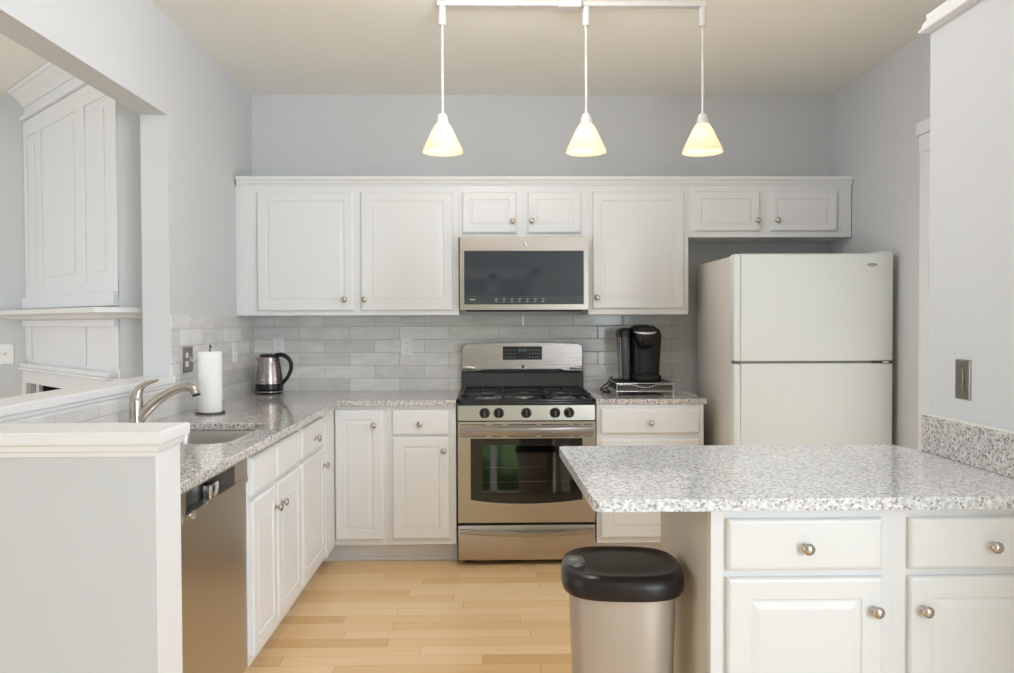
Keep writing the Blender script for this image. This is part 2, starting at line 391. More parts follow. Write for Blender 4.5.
# half walls, caps
struct('wall_half_side', MB().box(LX2, LX, 2.007, 3.728, 0, 1.04), WALL, 'low side wall behind the sink counter')
struct('wall_half_front', MB().box(-2.1, -.786, 1.87, 2.007, 0, 1.04), WALL, 'grey low wall in the left foreground')
struct('trim_1', MB().box(-.786, -.782, 1.8702, 2.0068, 0, 1.042), TRIM, 'white trim board on the end of the low wall')
def cap_profile_x(x0, x1, ya, yb, z0=1.036, z1=1.095):
    """moulded ledge running along x between ya (front) and yb; every corner keeps the same stepped profile"""
    prof = [(.0, z0), (.002, z0), (.004, z0+.010), (.011, z0+.014), (.013, z0+.026), (.020, z0+.031), (.021, z0+.036), (.0215, z1-.003), (.018, z1)]
    rings = []
    for e, z in prof:
        rings.append([Vector((x0, ya-e, z)), Vector((x1+e, ya-e, z)), Vector((x1+e, yb+e, z)), Vector((x0, yb+e, z))])
    return MB().loft(rings)
struct('trim_2', cap_profile_x(-2.1, -.787, 1.868, 2.010), TRIM, 'white moulded ledge cap on the low wall in front')
prof = [(.0, 1.034), (.002, 1.034), (.004, 1.046), (.011, 1.050), (.013, 1.062), (.020, 1.067), (.0215, 1.092), (.018, 1.096)]
struct('trim_3', MB().loft([[Vector((LX2-e, 2.034, z)), Vector((LX+e+.003, 2.034, z)), Vector((LX+e+.003, 3.727, z)), Vector((LX2-e, 3.727, z))] for e, z in prof]), TRIM, 'white moulded ledge on the low wall below the opening')
# tiles
struct('tiles_back', MB().box(LX, 1.187, BW-.008, BW, .80, 1.384), TILEB, 'pale grey glazed subway tiles on the back wall')
struct('tiles_left', MB().box(LX, LX+.008, 3.728, BW-.008, .80, 1.382).box(LX, LX+.008, 2.01, 3.728, .80, 1.034), TILES, 'pale grey glazed subway tiles on the left wall')
# partition cap moulding
prof = [(0, 2.29), (.034, 2.292), (.034, 2.300), (.026, 2.306), (.022, 2.322), (.012, 2.332), (.012, 2.350), (0, 2.350)]
struct('trim_4', MB().loft([[Vector((1.445-e, 1.0, z)) for e, z in prof]+[Vector((1.60, 1.0, 2.35)), Vector((1.60, 1.0, 2.345)), Vector((1.445, 1.0, 2.345))],
                           [Vector((1.445-e, 2.612+e*.3, z)) for e, z in prof]+[Vector((1.60, 2.615, 2.35)), Vector((1.60, 2.612, 2.345)), Vector((1.445, 2.612, 2.345))]]), TRIM, 'white crown moulding on the partition wall')
# patio door on the right wall
d1 = struct('door_1', MB().box(RX-.018, RX, 3.835, 3.92, 0, 2.17, .003).box(RX-.018, RX, 2.31, 2.4, 0, 2.17, .003).box(RX-.021, RX, 2.28, 3.925, 2.17, 2.255, .003).box(RX-.030, RX, 2.26, 3.94, 2.255, 2.32, .006), TRIM, 'white door casing on the right wall behind the partition')
obj('door_frame', MB().box(RX+.02, RX+.07, 3.68, 3.86, 0, 2.17).box(RX+.02, RX+.07, 2.4, 2.48, 0, 2.17).box(RX+.02, RX+.07, 3.08, 3.16, 0, 2.17).box(RX+.02, RX+.07, 2.48, 3.68, 2.09, 2.17).box(RX+.02, RX+.07, 2.48, 3.68, 0, .2).box(RX-.002, RX+.02, 3.82, 3.86, 0, 2.17), TRIM, d1)
mb = MB()
for k in range(26): mb.box(RX-.012, RX+.016, 2.42, 3.815, 1.50+k*.0255, 1.503+k*.0255)
mb.box(RX-.014, RX+.018, 2.42, 3.815, 1.475, 1.492).box(RX-.014, RX+.018, 2.42, 3.815, 2.13, 2.168)
obj('blind', mb, BLINDM, d1)
# small trim at bottom of the casing side: baseboard on the right wall
struct('baseboard_right', MB().box(RX-.014, RX, 3.922, BW, 0, .11, .003), TRIM)

# ================================================================ LEFT ROOM: corner fireplace
C0 = Vector((-1.823, 3.943, 0)); U = Vector((-1, 1, 0)).normalized(); N = Vector((-1, -1, 0)).normalized()
def fp(a, d, z): return C0+U*a+N*d+Vector((0, 0, z))
def fbox(mb, a0, a1, d0, d1, z0, z1):
    return mb.loft([[fp(a0, d0, z), fp(a1, d0, z), fp(a1, d1, z), fp(a0, d1, z)] for z in (z0, z1)])
fire = thing('fireplace', 'white panelled corner fireplace with mantel shelf seen through the opening', 'fireplace', fp(.76, 0, 0))
Wf = 1.50
body = [(C0.x, C0.y), (C0.x+U.x*Wf, C0.y+U.y*Wf), (LX2-.01, BW-.01), (LX2-.01, C0.y+(LX2-.01-C0.x))]
mb = MB(); mb.poly([(x, y, 1.105) for x, y in body], (0, 0, CZ-1.11))
obj('chimney_breast', mb, TRIM, fire)
mb = MB(); fbox(mb, 0, .30, -.02, 0, 0, 1.105); fbox(mb, 1.28, Wf, -.02, 0, 0, 1.105); fbox(mb, .30, 1.28, -.02, 0, .975, 1.105)
fbox(mb, 0, .03, -.28, -.02, 0, 1.105)
obj('lower_facing', mb, TRIM, fire)
mb = MB(); fbox(mb, .31, 1.27, -.5, -.45, 0, .975); fbox(mb, .30, .32, -.5, -.02, 0, .975); fbox(mb, 1.26, 1.28, -.5, -.02, 0, .975); fbox(mb, .32, 1.26, -.5, -.02, .965, .975)
obj('firebox', mb, SOOT, fire)
# recessed looking panels: raised stiles and rails on the breast
mb = MB()
zt, zb = 2.48, 1.56
for a0, a1 in ((0, .12), (.44, .56), (1.16, 1.24), (1.44, 1.49)): fbox(mb, a0, a1, 0, .008, zb-.06, zt+.08)
fbox(mb, 0, 1.49, 0, .0078, zt, zt+.10); fbox(mb, 0, 1.49, 0, .0078, zb-.1, zb)
for a0, a1 in ((.12, .44), (.56, 1.16), (1.24, 1.44)):
    fbox(mb, a0+.05, a1-.05, 0, .004, zb+.05, zt-.05)
fbox(mb, -.005, 1.49, 0, .028, 2.585, 2.605)
fbox(mb, 0, 1.49, 0, .03, 1.43, 1.50)
obj('panelling', mb, TRIM, fire, bev=.003)
mb = MB()
for a0, a1 in ((0, .10), (.46, .52), (1.40, 1.49)): fbox(mb, a0, a1, 0, .012, 1.12, 1.36)
fbox(mb, 0, 1.49, 0, .03, 1.325, 1.362)
obj('frieze', mb, TRIM, fire, bev=.003)
mb = MB(); L = []
for e, z in ((.012, 2.665), (.018, 2.68), (.03, 2.695), (.075, 2.735), (.085, 2.737), (.09, 2.757)):
    L.append([fp(-e, -.22, z), fp(-e, e, z), fp(Wf-.02, e, z), fp(Wf-.02, -.1, z)])
mb.loft(L); obj('crown', mb, TRIM, fire)
mb = MB(); L = []
for e, z in ((.06, 1.362), (.11, 1.372), (.12, 1.382), (.165, 1.392), (.175, 1.395), (.18, 1.418)):
    L.append([fp(-e, -.26, z), fp(-e, e, z), fp(Wf+e-.01, e, z), fp(Wf-.03, -.01, z)])
mb.loft(L); obj('mantel_shelf', mb, TRIM, fire)
mb = MB()
fbox(mb, .05, 1.48, 0, .035, .98, 1.06); fbox(mb, .03, 1.49, 0, .06, 1.06, 1.075); fbox(mb, .04, 1.49, 0, .045, 1.075, 1.10)
fbox(mb, .05, .14, 0, .035, 0, .98); fbox(mb, 1.42, 1.50, 0, .035, 0, .98)
obj('surround', mb, TRIM, fire, bev=.004)
for a0, a1 in ((.14, .30), (1.335, 1.42)):
    mb = MB(); fbox(mb, a0, a1, 0, .006, 0, .979); obj('stone_facing', mb, STONE, fire)
for a in (1.28, .30):
    mb = MB(); fbox(mb, a, a+.05, 0, .02, 0, .90); obj('fire_screen_frame', mb, TRIM, fire)

def plate(name, label, c, u, n, wd, ht, m, kind):
    """wall plate centred at c; kind: duplex / toggle / rocker / double"""
    c, u, n = Vector(c), Vector(u), Vector(n); z = Vector((0, 0, 1))
    t = thing(name, label, 'outlet' if kind in ('duplex', 'double') else 'switch', c-z*ht/2)
    def bx(mb, a0, a1, b0, b1, d0, d1): return mb.loft([[c+u*a0+z*b0+n*d, c+u*a1+z*b0+n*d, c+u*a1+z*b1+n*d, c+u*a0+z*b1+n*d] for d in (d0, d1)])
    mb = MB(); a, b = wd/2, ht/2
    mb.loft([[c+u*s*i*1+z*q*j+n*d for s, q in ((-1, -1), (1, -1), (1, 1), (-1, 1))] for i, j, d in ((a, b, .0005), (a, b, .003), (a-.004, b-.004, .006))])
    obj('cover_plate', mb, m, t)
    def sock(cx):
        for s in (-1, 1):
            mb = MB(); q = c+u*cx+z*s*.021
            mb.loft([[q+u*(.0165*math.cos(2*math.pi*k/20))+z*(max(-.0125, min(.0125, .0165*math.sin(2*math.pi*k/20))))+n*d for k in range(20)] for d in (.006, .0085)])
            f = obj('socket', mb, PLATE, t)
            mb = MB(); bx(mb, cx-.007, cx-.005, s*.021-.002, s*.021+.006, .0084, .0088); bx(mb, cx+.005, cx+.007, s*.021-.002, s*.021+.006, .0084, .0088)
            obj('slot', mb, DARK, f)
    if kind == 'duplex': sock(0)
    if kind == 'double':
        sock(-.023)
        mb = MB(); bx(mb, .019, .028, -.011, .011, .006, .009); bx(mb, .020, .027, -.012, -.001, .009, .018); obj('toggle', mb, PLATE, t, bev=.001)
    if kind == 'toggle':
        mb = MB(); bx(mb, -.005, .005, -.012, .012, .006, .008); bx(mb, -.004, .004, -.003, .010, .008, .018); obj('toggle', mb, PLATE, t, bev=.001)
    if kind == 'rocker':
        mb = MB(); bx(mb, -.0165, .0165, -.034, .034, .006, .0085); obj('rocker_frame', mb, NPLATE, t)
        mb = MB(); bx(mb, -.0135, .0135, -.031, .031, .008, .012); obj('rocker', mb, NICK, t, bev=.001)
    return t
plate('light_switch', 'white wall switch plate on the grey wall beside the fireplace', (-3.03, BW, 1.15), X1, YN, .115, .125, PLATE, 'toggle')
plate('wall_outlet', 'nickel double gang outlet plate on the tiles above the paper towel roll', (LX+.008, 3.915, 1.165), (0, 1, 0), XP, .12, .125, NPLATE, 'double')
plate('light_switch', 'slim white switch plate on the left wall tiles left of the kettle', (LX+.008, 4.63, 1.17), (0, 1, 0), XP, .072, .115, PLATE, 'toggle')
plate('wall_outlet', 'white outlet on the back wall tiles behind the kettle', (-1.335, BW-.008, 1.185), X1, YN, .075, .118, PLATE, 'duplex')
plate('wall_outlet', 'white outlet on the back wall tiles left of the range', (-.535, BW-.008, 1.187), X1, YN, .075, .118, PLATE, 'duplex')
plate('light_switch', 'brushed nickel rocker switch plate on the partition above the peninsula', (1.445, 2.41, 1.165), (0, -1, 0), (-1, 0, 0), .078, .122, NPLATE, 'rocker')

# ================================================================ BASE CABINETS
FY = 4.385; FX = -.876; ZT = .883
def base_back(name, label, x0, x1, group=None):
    t = thing(name, label, 'cabinet', ((x0+x1)/2, (FY+BW)/2, 0), group)
    obj('carcass', MB().box(x0, x1, FY, BW-.01, .116, ZT), CAB, t)
    obj('toe_kick', MB().box(x0-(.25 if x0 < -.8 else 0), x1, FY+.10, FY+.118, 0, .118).box(x0-(.25 if x0 < -.8 else 0), x1, FY+.088, FY+.10, 0, .022, .004), TRIM, t)
    return t
t = base_back('base_cabinet', 'white base cabinet with one tall full height door in the left corner', -.871, -.575)
door(t, (-.862, FY, .147), X1, YN, .262, .715, (.215, .632))
t = base_back('base_cabinet', 'white base cabinet with drawer and door just left of the range', -.574, -.199)
door(t, (-.548, FY, .724), X1, YN, .312, .138, (.153, .06), SLAB, 'drawer')
door(t, (-.548, FY, .150), X1, YN, .312, .563, (.282, .487))
t = base_back('base_cabinet', 'white base cabinet with wide drawer between the range and the refrigerator', .578, 1.172)
door(t, (.600, FY, .724), X1, YN, .545, .138, (.275, .06), SLAB, 'drawer')
door(t, (.600, FY, .147), X1, YN, .545, .543)

def base_left(name, label, y0, y1):
    t = thing(name, label, 'cabinet', ((LX+FX)/2, (y0+y1)/2, 0))
    return t
t = base_left('sink_base_cabinet', 'white sink base cabinet with two doors beside the dishwasher', 2.845, 3.60)
mb = MB().box(LX+.01, FX, 2.845, 2.863, .11, ZT).box(LX+.01, FX, 3.582, 3.6, .11, ZT).box(LX+.01, FX, 2.863, 3.582, .11, .13)
mb.box(FX-.02, FX, 2.863, 3.582, .13, .15).box(FX-.02, FX, 2.863, 3.582, .69, ZT).box(FX-.02, FX, 3.17, 3.21, .15, .69)
obj('carcass', mb, CAB, t)
obj('toe_kick', MB().box(FX-.11, FX-.09, 2.845, 3.60, 0, .112), TRIM, t)
door(t, (FX, 2.862, .147), (0, 1, 0), XP, .318, .555, (.288, .47))
door(t, (FX, 3.196, .147), (0, 1, 0), XP, .380, .555, (.04, .47))
door(t, (FX, 2.862, .724), (0, 1, 0), XP, .318, .138, None, SLAB, 'false_drawer_front')
door(t, (FX, 3.196, .724), (0, 1, 0), XP, .380, .138, None, SLAB, 'false_drawer_front')
t = base_left('base_cabinet', 'white base cabinet with small drawer at the inner left corner', 3.602, 4.385)
mb = MB().box(LX+.01, FX, 3.602, 4.384, .11, ZT, .0015, 1)
obj('carcass', mb, CAB, t)
obj('toe_kick', MB().box(FX-.11, FX-.09, 3.602, 4.384, 0, .112), TRIM, t)
door(t, (FX, 3.622, .724), (0, 1, 0), XP, .462, .138, (.24, .06), SLAB, 'drawer')
door(t, (FX, 3.622, .147), (0, 1, 0), XP, .462, .555, (.43, .47))
obj('filler', MB().box(FX, FX+.012, 4.15, 4.36, .115, .878, .001, 1), CAB, t)

# dishwasher
t = thing('dishwasher', 'stainless steel dishwasher beside the low wall', 'dishwasher', (-1.15, 2.53, 0))
obj('tub', MB().box(-1.45, -0.909, 2.234, 2.840, .10, .872), BLACKM, t)
dd = obj('door', MB().box(-0.907, -0.874, 2.236, 2.838, .115, .783, .004), STEEL, t)
# control panel with a pocket handle
mb = MB()
mb.box(-0.907, -0.866, 2.236, 2.838, .783, .800, .002).box(-0.907, -0.872, 2.236, 2.838, .862, .876, .002)
mb.box(-0.907, -0.870, 2.236, 2.27, .79, .87).box(-0.907, -0.870, 2.70, 2.838, .79, .87)
mb.box(-0.907, -0.902, 2.25, 2.72, .79, .87)
obj('control_panel', mb, STEEL, t)
obj('pocket_recess', MB().box(-0.901, -0.898, 2.27, 2.70, .802, .861), BLACK, t)
obj('latch', MB().box(-0.898, -0.870, 2.47, 2.55, .795, .845, .006), CHROME, t, smooth=40)
obj('badge', MB().lathe([(.014, 0), (.013, .004), (.004, .006)], (-0.866, 2.31, .792), XP), CHROME, t, smooth=40)
obj('toe_panel', MB().box(-.95, -.93, 2.236, 2.838, 0, .10), BLACKM, t)
t = base_left('filler_panel', '', 2.01, 2.216)
t['label'] = 'narrow white filler cabinet between low wall and dishwasher'; t['category'] = 'cabinet'
obj('panel', MB().box(LX+.01, FX-.01, 2.012, 2.214, .0, ZT), CAB, t)

# peninsula cabinets
PY = 1.95
def pen(name, label, x0, x1, dr, ho, kx, dk):
    t = thing(name, label, 'cabinet', ((x0+x1)/2, 2.24, 0))
    obj('carcass', MB().box(x0, x1, PY, 2.51, .11, ZT), CAB, t)
    obj('toe_kick', MB().box(x0+.003, x1-.003, PY+.06, PY+.08, 0, .112), TRIM, t)
    door(t, (dr[0], PY, .733), X1, YN, dr[1]-dr[0], .127, (kx, .058), SLAB, 'drawer', ks=.9)
    door(t, (dr[0], PY, .147), X1, YN, dr[1]-dr[0], .568, (dk, .487), RAISED, ks=.9)
    return t
t = pen('peninsula_cabinet', 'white peninsula cabinet with drawer and door beside the trash can', .540, .992, (.577, .962), 0, .192, .364)
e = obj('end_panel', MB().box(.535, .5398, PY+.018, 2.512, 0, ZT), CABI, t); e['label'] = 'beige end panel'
pen('peninsula_cabinet', 'white peninsula cabinet with drawer and door next to the partition wall', .9921, 1.444, (1.030, 1.42), 0, .203, .033)

# ================================================================ COUNTERTOPS
def slab_with_hole(outer, hole, z0, z1):
    mb = MB(); bm = mb.bm; es = []
    for lp in (outer, hole) if hole else (outer,):
        vs = [bm.verts.new((x, y, z0)) for x, y in lp]
        es += [bm.edges.new((vs[i], vs[(i+1) % len(vs)])) for i in range(len(vs))]
    r = bmesh.ops.triangle_fill(bm, edges=es, use_beauty=True); fs = [f for f in r['geom'] if isinstance(f, bmesh.types.BMFace)]
    e = bmesh.ops.extrude_face_region(bm, geom=fs); vs = [v for v in e['geom'] if isinstance(v, bmesh.types.BMVert)]
    bmesh.ops.translate(bm, verts=vs, vec=(0, 0, z1-z0))
    return mb
def rrect(x0, x1, y0, y1, r, n=6):
    p = []
    for cx, cy, a in ((x1-r, y1-r, 0), (x0+r, y1-r, 90), (x0+r, y0+r, 180), (x1-r, y0+r, 270)):
        for k in range(n+1): p.append((cx+r*math.cos(R(a+90*k/n)), cy+r*math.sin(R(a+90*k/n))))
    return p
CF = 4.358; SX0, SX1, SY0, SY1 = -1.35, -.95, 2.853, 3.43
outer = [(LX+.009, 2.009), (-.838, 2.009), (-.838, CF), (-.197, CF), (-.197, BW-.009), (LX+.009, BW-.009)]
t = obj('countertop', slab_with_hole(outer, rrect(SX0, SX1, SY0, SY1, .07), ZT, .914), GRAN, bev=.004)
tag(t, 'speckled grey granite countertop with the sink cutout in the left corner run', 'countertop')
t = obj('countertop', slab_with_hole([(.574, CF+.02), (1.188, CF+.02), (1.188, BW-.009), (.574, BW-.009)], None, ZT, .914), GRAN, bev=.004)
tag(t, 'short granite countertop right of the range under the coffee maker', 'countertop')
q = [(1.443, 1.922)]
pts = [(.246+.03-.03*math.sin(R(90*k/6)), 1.922+.03-.03*math.cos(R(90*k/6))) for k in range(7)]
pts += [(.231+.02-.02*math.cos(R(90*k/5)), 2.75-.02+.02*math.sin(R(90*k/5))) for k in range(6)]
pts += [(1.388, 2.745), (1.42, 2.60), (1.443, 2.60), (1.443, 1.922)]
pts = [(x, y) for x, y in pts]
t = obj('peninsula_countertop', slab_with_hole(pts[::-1], None, ZT, .914), GRAN_GLARE, bev=.005)
tag(t, 'large speckled granite countertop on the peninsula, with glare put into its pale tint', 'countertop')
b = obj('backsplash', MB().box(1.418, 1.4435, 1.2, 2.60, .9145, 1.034, .003), GRAN, t); b['label'] = 'granite upstand along the partition wall'
obj('caulk_line', MB().box(1.428, 1.4445, 1.2, 2.60, 1.034, 1.039), CAULK, b)

# sink
rings = []
for e, z in ((-.012, .882), (-.012, .880), (.0, .880), (.003, .86), (.008, .72), (.03, .70), (.10, .695)):
    rings.append([Vector((x, y, z)) for x, y in rrect(SX0+e, SX1-e, SY0+e, SY1-e, max(.07-e*.2, .03))])
sk = thing('sink', 'stainless steel undermount sink in the left counter', 'sink', (-1.15, 3.115, .69))
mb = MB(); mb.loft(rings, cap=False); mb.bm.verts.ensure_lookup_table(); mb.bm.faces.new(mb.bm.verts[-28:])
so = obj('basin', mb, SINKM, sk, smooth=40)
obj('drain', MB().lathe([(.045, 0), (.045, .003), (.03, .003), (.028, .001)], (-1.15, 3.115, .6955)), CHROME, sk, smooth=40)
# faucet
FXX, FYY = -1.418, 3.2
t = thing('faucet', 'brushed nickel single lever faucet arching over the sink', 'faucet', (FXX, FYY, .9145))
obj('base', MB().lathe([(.033, 0), (.033, .006), (.027, .010), (.0265, .06), (.0262, .115), (.023, .135), (.012, .15)], (FXX, FYY, .9145), n=28), NICK, t, smooth=50)
obj('spout', MB().tube([(-1.412, FYY, .955), (-1.376, FYY, .998), (-1.328, FYY, 1.040), (-1.27, FYY, 1.074), (-1.225, FYY, 1.088), (-1.195, FYY, 1.083), (-1.182, FYY, 1.062)],
    [.022, .022, .0185, .0165, .016, .0175, .017], 16), NICK, t, smooth=60)
obj('aerator', MB().lathe([(.0155, 0), (.0165, .008), (.0165, .010)], (-1.179, FYY, 1.052), (-.25, 0, 1)), BLACKM, t, smooth=60)
obj('lever_handle', MB().tube([(-1.418, FYY, 1.03), (-1.412, FYY, 1.065), (-1.395, FYY, 1.092), (-1.365, FYY, 1.108), (-1.331, FYY, 1.117)], [.0245, .020, .013, .008, .0045], 14), NICK, t, smooth=60)

# ================================================================ UPPER CABINETS
UY = 4.695
def upper(label, x0, x1, z0, doors, kind=RAISED):
    t = thing('upper_cabinet', label, 'cabinet', ((x0+x1)/2, (UY+BW)/2, z0))
    obj('carcass', MB().box(x0, x1, UY, BW-.001, z0, 2.14), CAB, t)
    if x0 < -1.4: obj('filler', MB().box(LX+.0005, x0-.0005, UY+.004, UY+.03, z0, 2.14), CAB, t)
    for a0, a1, b0, b1, k in doors: door(t, (a0, UY, b0), X1, YN, a1-a0, b1-b0, (k[0]-a0, k[1]-b0), kind)
    return t
upper('large white upper cabinet with two tall doors left of the microwave', -1.474, -.193, 1.384, [(-1.366, -.806, 1.41, 2.103, (-.857, 1.476)), (-.763, -.226, 1.41, 2.103, (-.742, 1.475))])
upper('small white upper cabinet with two short doors above the microwave', -.192, .569, 1.838, [(-.170, .147, 1.862, 2.103, (.125, 1.929)), (.214, .526, 1.862, 2.103, (.237, 1.931))], SMALLR)
upper('white upper cabinet with one tall door right of the microwave', .570, 1.162, 1.384, [(.595, 1.134, 1.418, 2.105, (.618, 1.483))])
upper('small white upper cabinet with two doors above the refrigerator', 1.163, 2.132, 1.838, [(1.194, 1.583, 1.872, 2.107, (1.565, 1.933)), (1.645, 2.042, 1.872, 2.107, (1.684, 1.933))], SMALLR)
prof = [(0, 2.141), (.003, 2.141), (.005, 2.150), (.012, 2.156), (.014, 2.166), (.024, 2.176), (.026, 2.192), (0, 2.192)]
mb = MB(); L0 = [Vector((-1.484, UY-e, z)) for e, z in prof]+[Vector((-1.484, UY+.3, 2.192)), Vector((-1.484, UY+.3, 2.1405))]
L1 = [Vector((2.131+e*.2, UY-e, z)) for e, z in prof]+[Vector((2.132, UY+.3, 2.192)), Vector((2.132, UY+.3, 2.1405))]
mb.loft([L0, L1])
tag(obj('cabinet_crown', mb, CAB), 'long white crown moulding along the tops of the upper cabinets', 'moulding')

# ================================================================ MICROWAVE
t = thing('microwave', 'stainless steel over the range microwave with dark glass door', 'microwave', (.188, 4.81, 1.412))
MY = 4.60
obj('housing', MB().box(-.183, .560, MY+.03, BW-.01, 1.418, 1.836, .003), STEELM, t)
mb = MB()
mb.box(-.183, .560, MY, MY+.028, 1.752, 1.832).box(-.183, .560, MY, MY+.028, 1.412, 1.443).box(-.183, -.157, MY, MY+.028, 1.443, 1.752).box(.533, .560, MY, MY+.028, 1.443, 1.752)
obj('door_frame', mb, STEELM, t)
g = obj('glass_door', MB().box(-.157, .533, MY+.001, MY+.02, 1.443, 1.752), MWGLASS, t)
obj('control_strip', MB().box(-.155, .531, MY-.0005, MY+.001, 1.446, 1.492), mat('control_glass', (.045, .055, .062), .12), g)
mb = MB()
mb.box(-.125, -.095, MY-.0012, MY-.0005, 1.468, 1.474)
for i in range(7): mb.box(.02+i*.045, .036+i*.045, MY-.0012, MY-.0005, 1.472, 1.475).box(.02+i*.045, .032+i*.045, MY-.0012, MY-.0005, 1.458, 1.461)
obj('touch_marks', mb, mat('touch_marks', (.45, .47, .46), .4), g)
obj('badge', MB().lathe([(.014, 0), (.014, .002), (.011, .004), (.003, .0045)], (.192, MY, 1.794), YN, 24), CHROME, t, smooth=30)
obj('vent_grille', MB().box(-.15, .53, MY+.05, 4.95, 1.404, 1.418), BLACKM, t)

# ================================================================ RANGE
RX0, RX1, RY = -.188, .566, 4.352
rg = thing('gas_range', 'freestanding stainless steel gas range with oven between the base cabinets', 'stove', (.189, 4.68, 0))
obj('body', MB().box(RX0+.003, RX1-.003, RY+.045, 4.99, .03, .882), BLACKM, rg)
for x in (RX0+.05, RX1-.05):
    for y in (RY+.10, 4.93): obj('levelling_foot', MB().cyl((x, y, 0), (x, y, .03), .018, 10), BLACK, rg)
# storage drawer with bowed handle
dr = obj('storage_drawer', MB().box(RX0, RX1, RY+.006, RY+.044, .032, .225, .004), STEEL, rg, smooth=40)
def bowbar(x0, x1, y0, z0, z1, bow, sag=0, n=24, th=.014):
    mb = MB(); rings = []
    for i in range(n+1):
        s = i/n; x = x0+(x1-x0)*s; f = 1-(2*s-1)**2; y = y0-bow*f; dz = -sag*f
        rings.append([Vector((x, y, z0+dz)), Vector((x, y-th*.8, z0+.003+dz)), Vector((x, y-th, (z0+z1)/2+dz)), Vector((x, y-th*.8, z1-.003+dz)), Vector((x, y, z1+dz))])
    return mb.loft(rings)
obj('handle', bowbar(RX0+.01, RX1-.01, RY+.004, .178, .208, .022, .012), STEEL2, dr, smooth=60)
obj('drawer_gap', MB().box(RX0+.004, RX1-.004, RY+.03, RY+.046, .225, .239), DARK, rg)
# oven door: frame with curved lower edge window
WX0, WX1, WZ0, WZ1 = -.118, .496, .365, .703
n = 16
mb = MB(); outl = [(RX0, .240), (RX1, .240), (RX1, .795), (RX0, .795)]
low = [(WX0+(WX1-WX0)*i/n, WZ0-.022*(1-(2*i/n-1)**2)) for i in range(n+1)]
hole = low+[(WX1, WZ1), (WX0, WZ1)]
def holed(outer, hole, y0, y1):
    mb = MB(); bm = mb.bm; es = []
    for lp in (outer, hole):
        vs = [bm.verts.new((x, y0, z)) for x, z in lp]; es += [bm.edges.new((vs[i], vs[(i+1) % len(vs)])) for i in range(len(vs))]
    r = bmesh.ops.triangle_fill(bm, edges=es, use_beauty=True); fs = [f for f in r['geom'] if isinstance(f, bmesh.types.BMFace)]
    e = bmesh.ops.extrude_face_region(bm, geom=fs)
    bmesh.ops.translate(bm, verts=[v for v in e['geom'] if isinstance(v, bmesh.types.BMVert)], vec=(0, y1-y0, 0)); return mb
od = obj('oven_door', holed(outl, hole, RY, RY+.04), STEEL, rg, bev=.002)
G0, G1, GZ0, GZ1 = -.052, .430, .405, .668
obj('window_border', holed(hole, [(G0, GZ0), (G1, GZ0), (G1, GZ1), (G0, GZ1)], RY+.002, RY+.012), GLASSB, od)
# inner glass leans back slightly
mb = MB(); mb.loft([[Vector((G0-.004, RY+.008, GZ0)), Vector((G1+.004, RY+.008, GZ0)), Vector((G1+.004, RY+.030, GZ1+.002)), Vector((G0-.004, RY+.030, GZ1+.002))],
                    [Vector((G0-.004, RY+.011, GZ0)), Vector((G1+.004, RY+.011, GZ0)), Vector((G1+.004, RY+.033, GZ1+.002)), Vector((G0-.004, RY+.033, GZ1+.002))]])
obj('window_glass', mb, OVENGL, od)
mb = MB(); 
for z in (.455, .535):
    for y in (RY+.0415,): mb.box(G0-.03, G1+.03, y, y+.003, z, z+.004)
obj('oven_rack', mb, CHROME, rg)
mb = MB()
for i, (a, b) in enumerate(((.03, .22), (.26, .33), (.38, .58), (.62, .82), (.85, .90), (.93, .99))):
    mb.box(RX0+.755*a-.01, RX0+.755*b-.01, RY-.0005, RY+.004, .778, .782)
    mb.box(RX0+.755*a-.01, RX0+.755*b-.01, RY-.0005, RY+.004, .713, .717)
obj('vent_slots', mb, DARK, od)
obj('handle', bowbar(RX0+.008, RX1-.008, RY+.002, .722, .768, .028), STEEL2, od, smooth=60)
# control panel
mb = MB(); mb.loft([[Vector((x, RY+.010, .800)), Vector((x, RY+.004, .802)), Vector((x, RY+.012, .884)), Vector((x, RY+.05, .884)), Vector((x, RY+.05, .800))] for x in (RX0, RX1)])
cp = obj('control_panel', mb, STEEL, rg)
obj('panel_gap', MB().box(RX0+.004, RX1-.004, RY+.02, RY+.046, .793, .802), DARK, rg)
for kx in (-.040, .037, .188, .346, .423):
    c = Vector((kx, RY+.007, .843))
    k = obj('burner_knob', MB().lathe([(.029, 0), (.029, .003), (.024, .006), (.022, .024), (.019, .028), (.004, .029)], c, (0, -1, -.08), 24), BLACK, rg, smooth=40)
    obj('pointer', MB().box(kx-.0045, kx+.0045, RY-.036, RY-.018, .828, .860, .003), mat('knob_grip', (.09, .09, .09), .3), k)
# cooktop
mb = MB(); mb.box(RX0-.004, RX1+.004, RY+.005, 4.93, .885, .905, .006)
mb.box(RX0-.004, RX1+.004, RY+.005, RY+.03, .90, .918, .005).box(RX0-.004, RX0+.02, RY+.005, 4.93, .90, .918, .005).box(RX1-.02, RX1+.004, RY+.005, 4.93, .90, .918, .005)
ct = obj('cooktop', mb, ENAM, rg, smooth=40)
for bx, by, br in ((-.03, 4.50, .045), (-.03, 4.78, .036), (.188, 4.62, .042), (.405, 4.50, .050), (.405, 4.78, .032)):
    b = obj('burner', MB().lathe([(br+.02, 0), (br+.018, .006), (br, .010), (br, .018)], (bx, by, .905), n=24), mat('burner_alloy', (.35, .35, .36), .35, .8), rg, smooth=40)
    obj('burner_cap', MB().lathe([(br*.86, 0), (br*.9, .004), (br*.8, .009), (.003, .011)], (bx, by, .923), n=24), IRON, b, smooth=40)
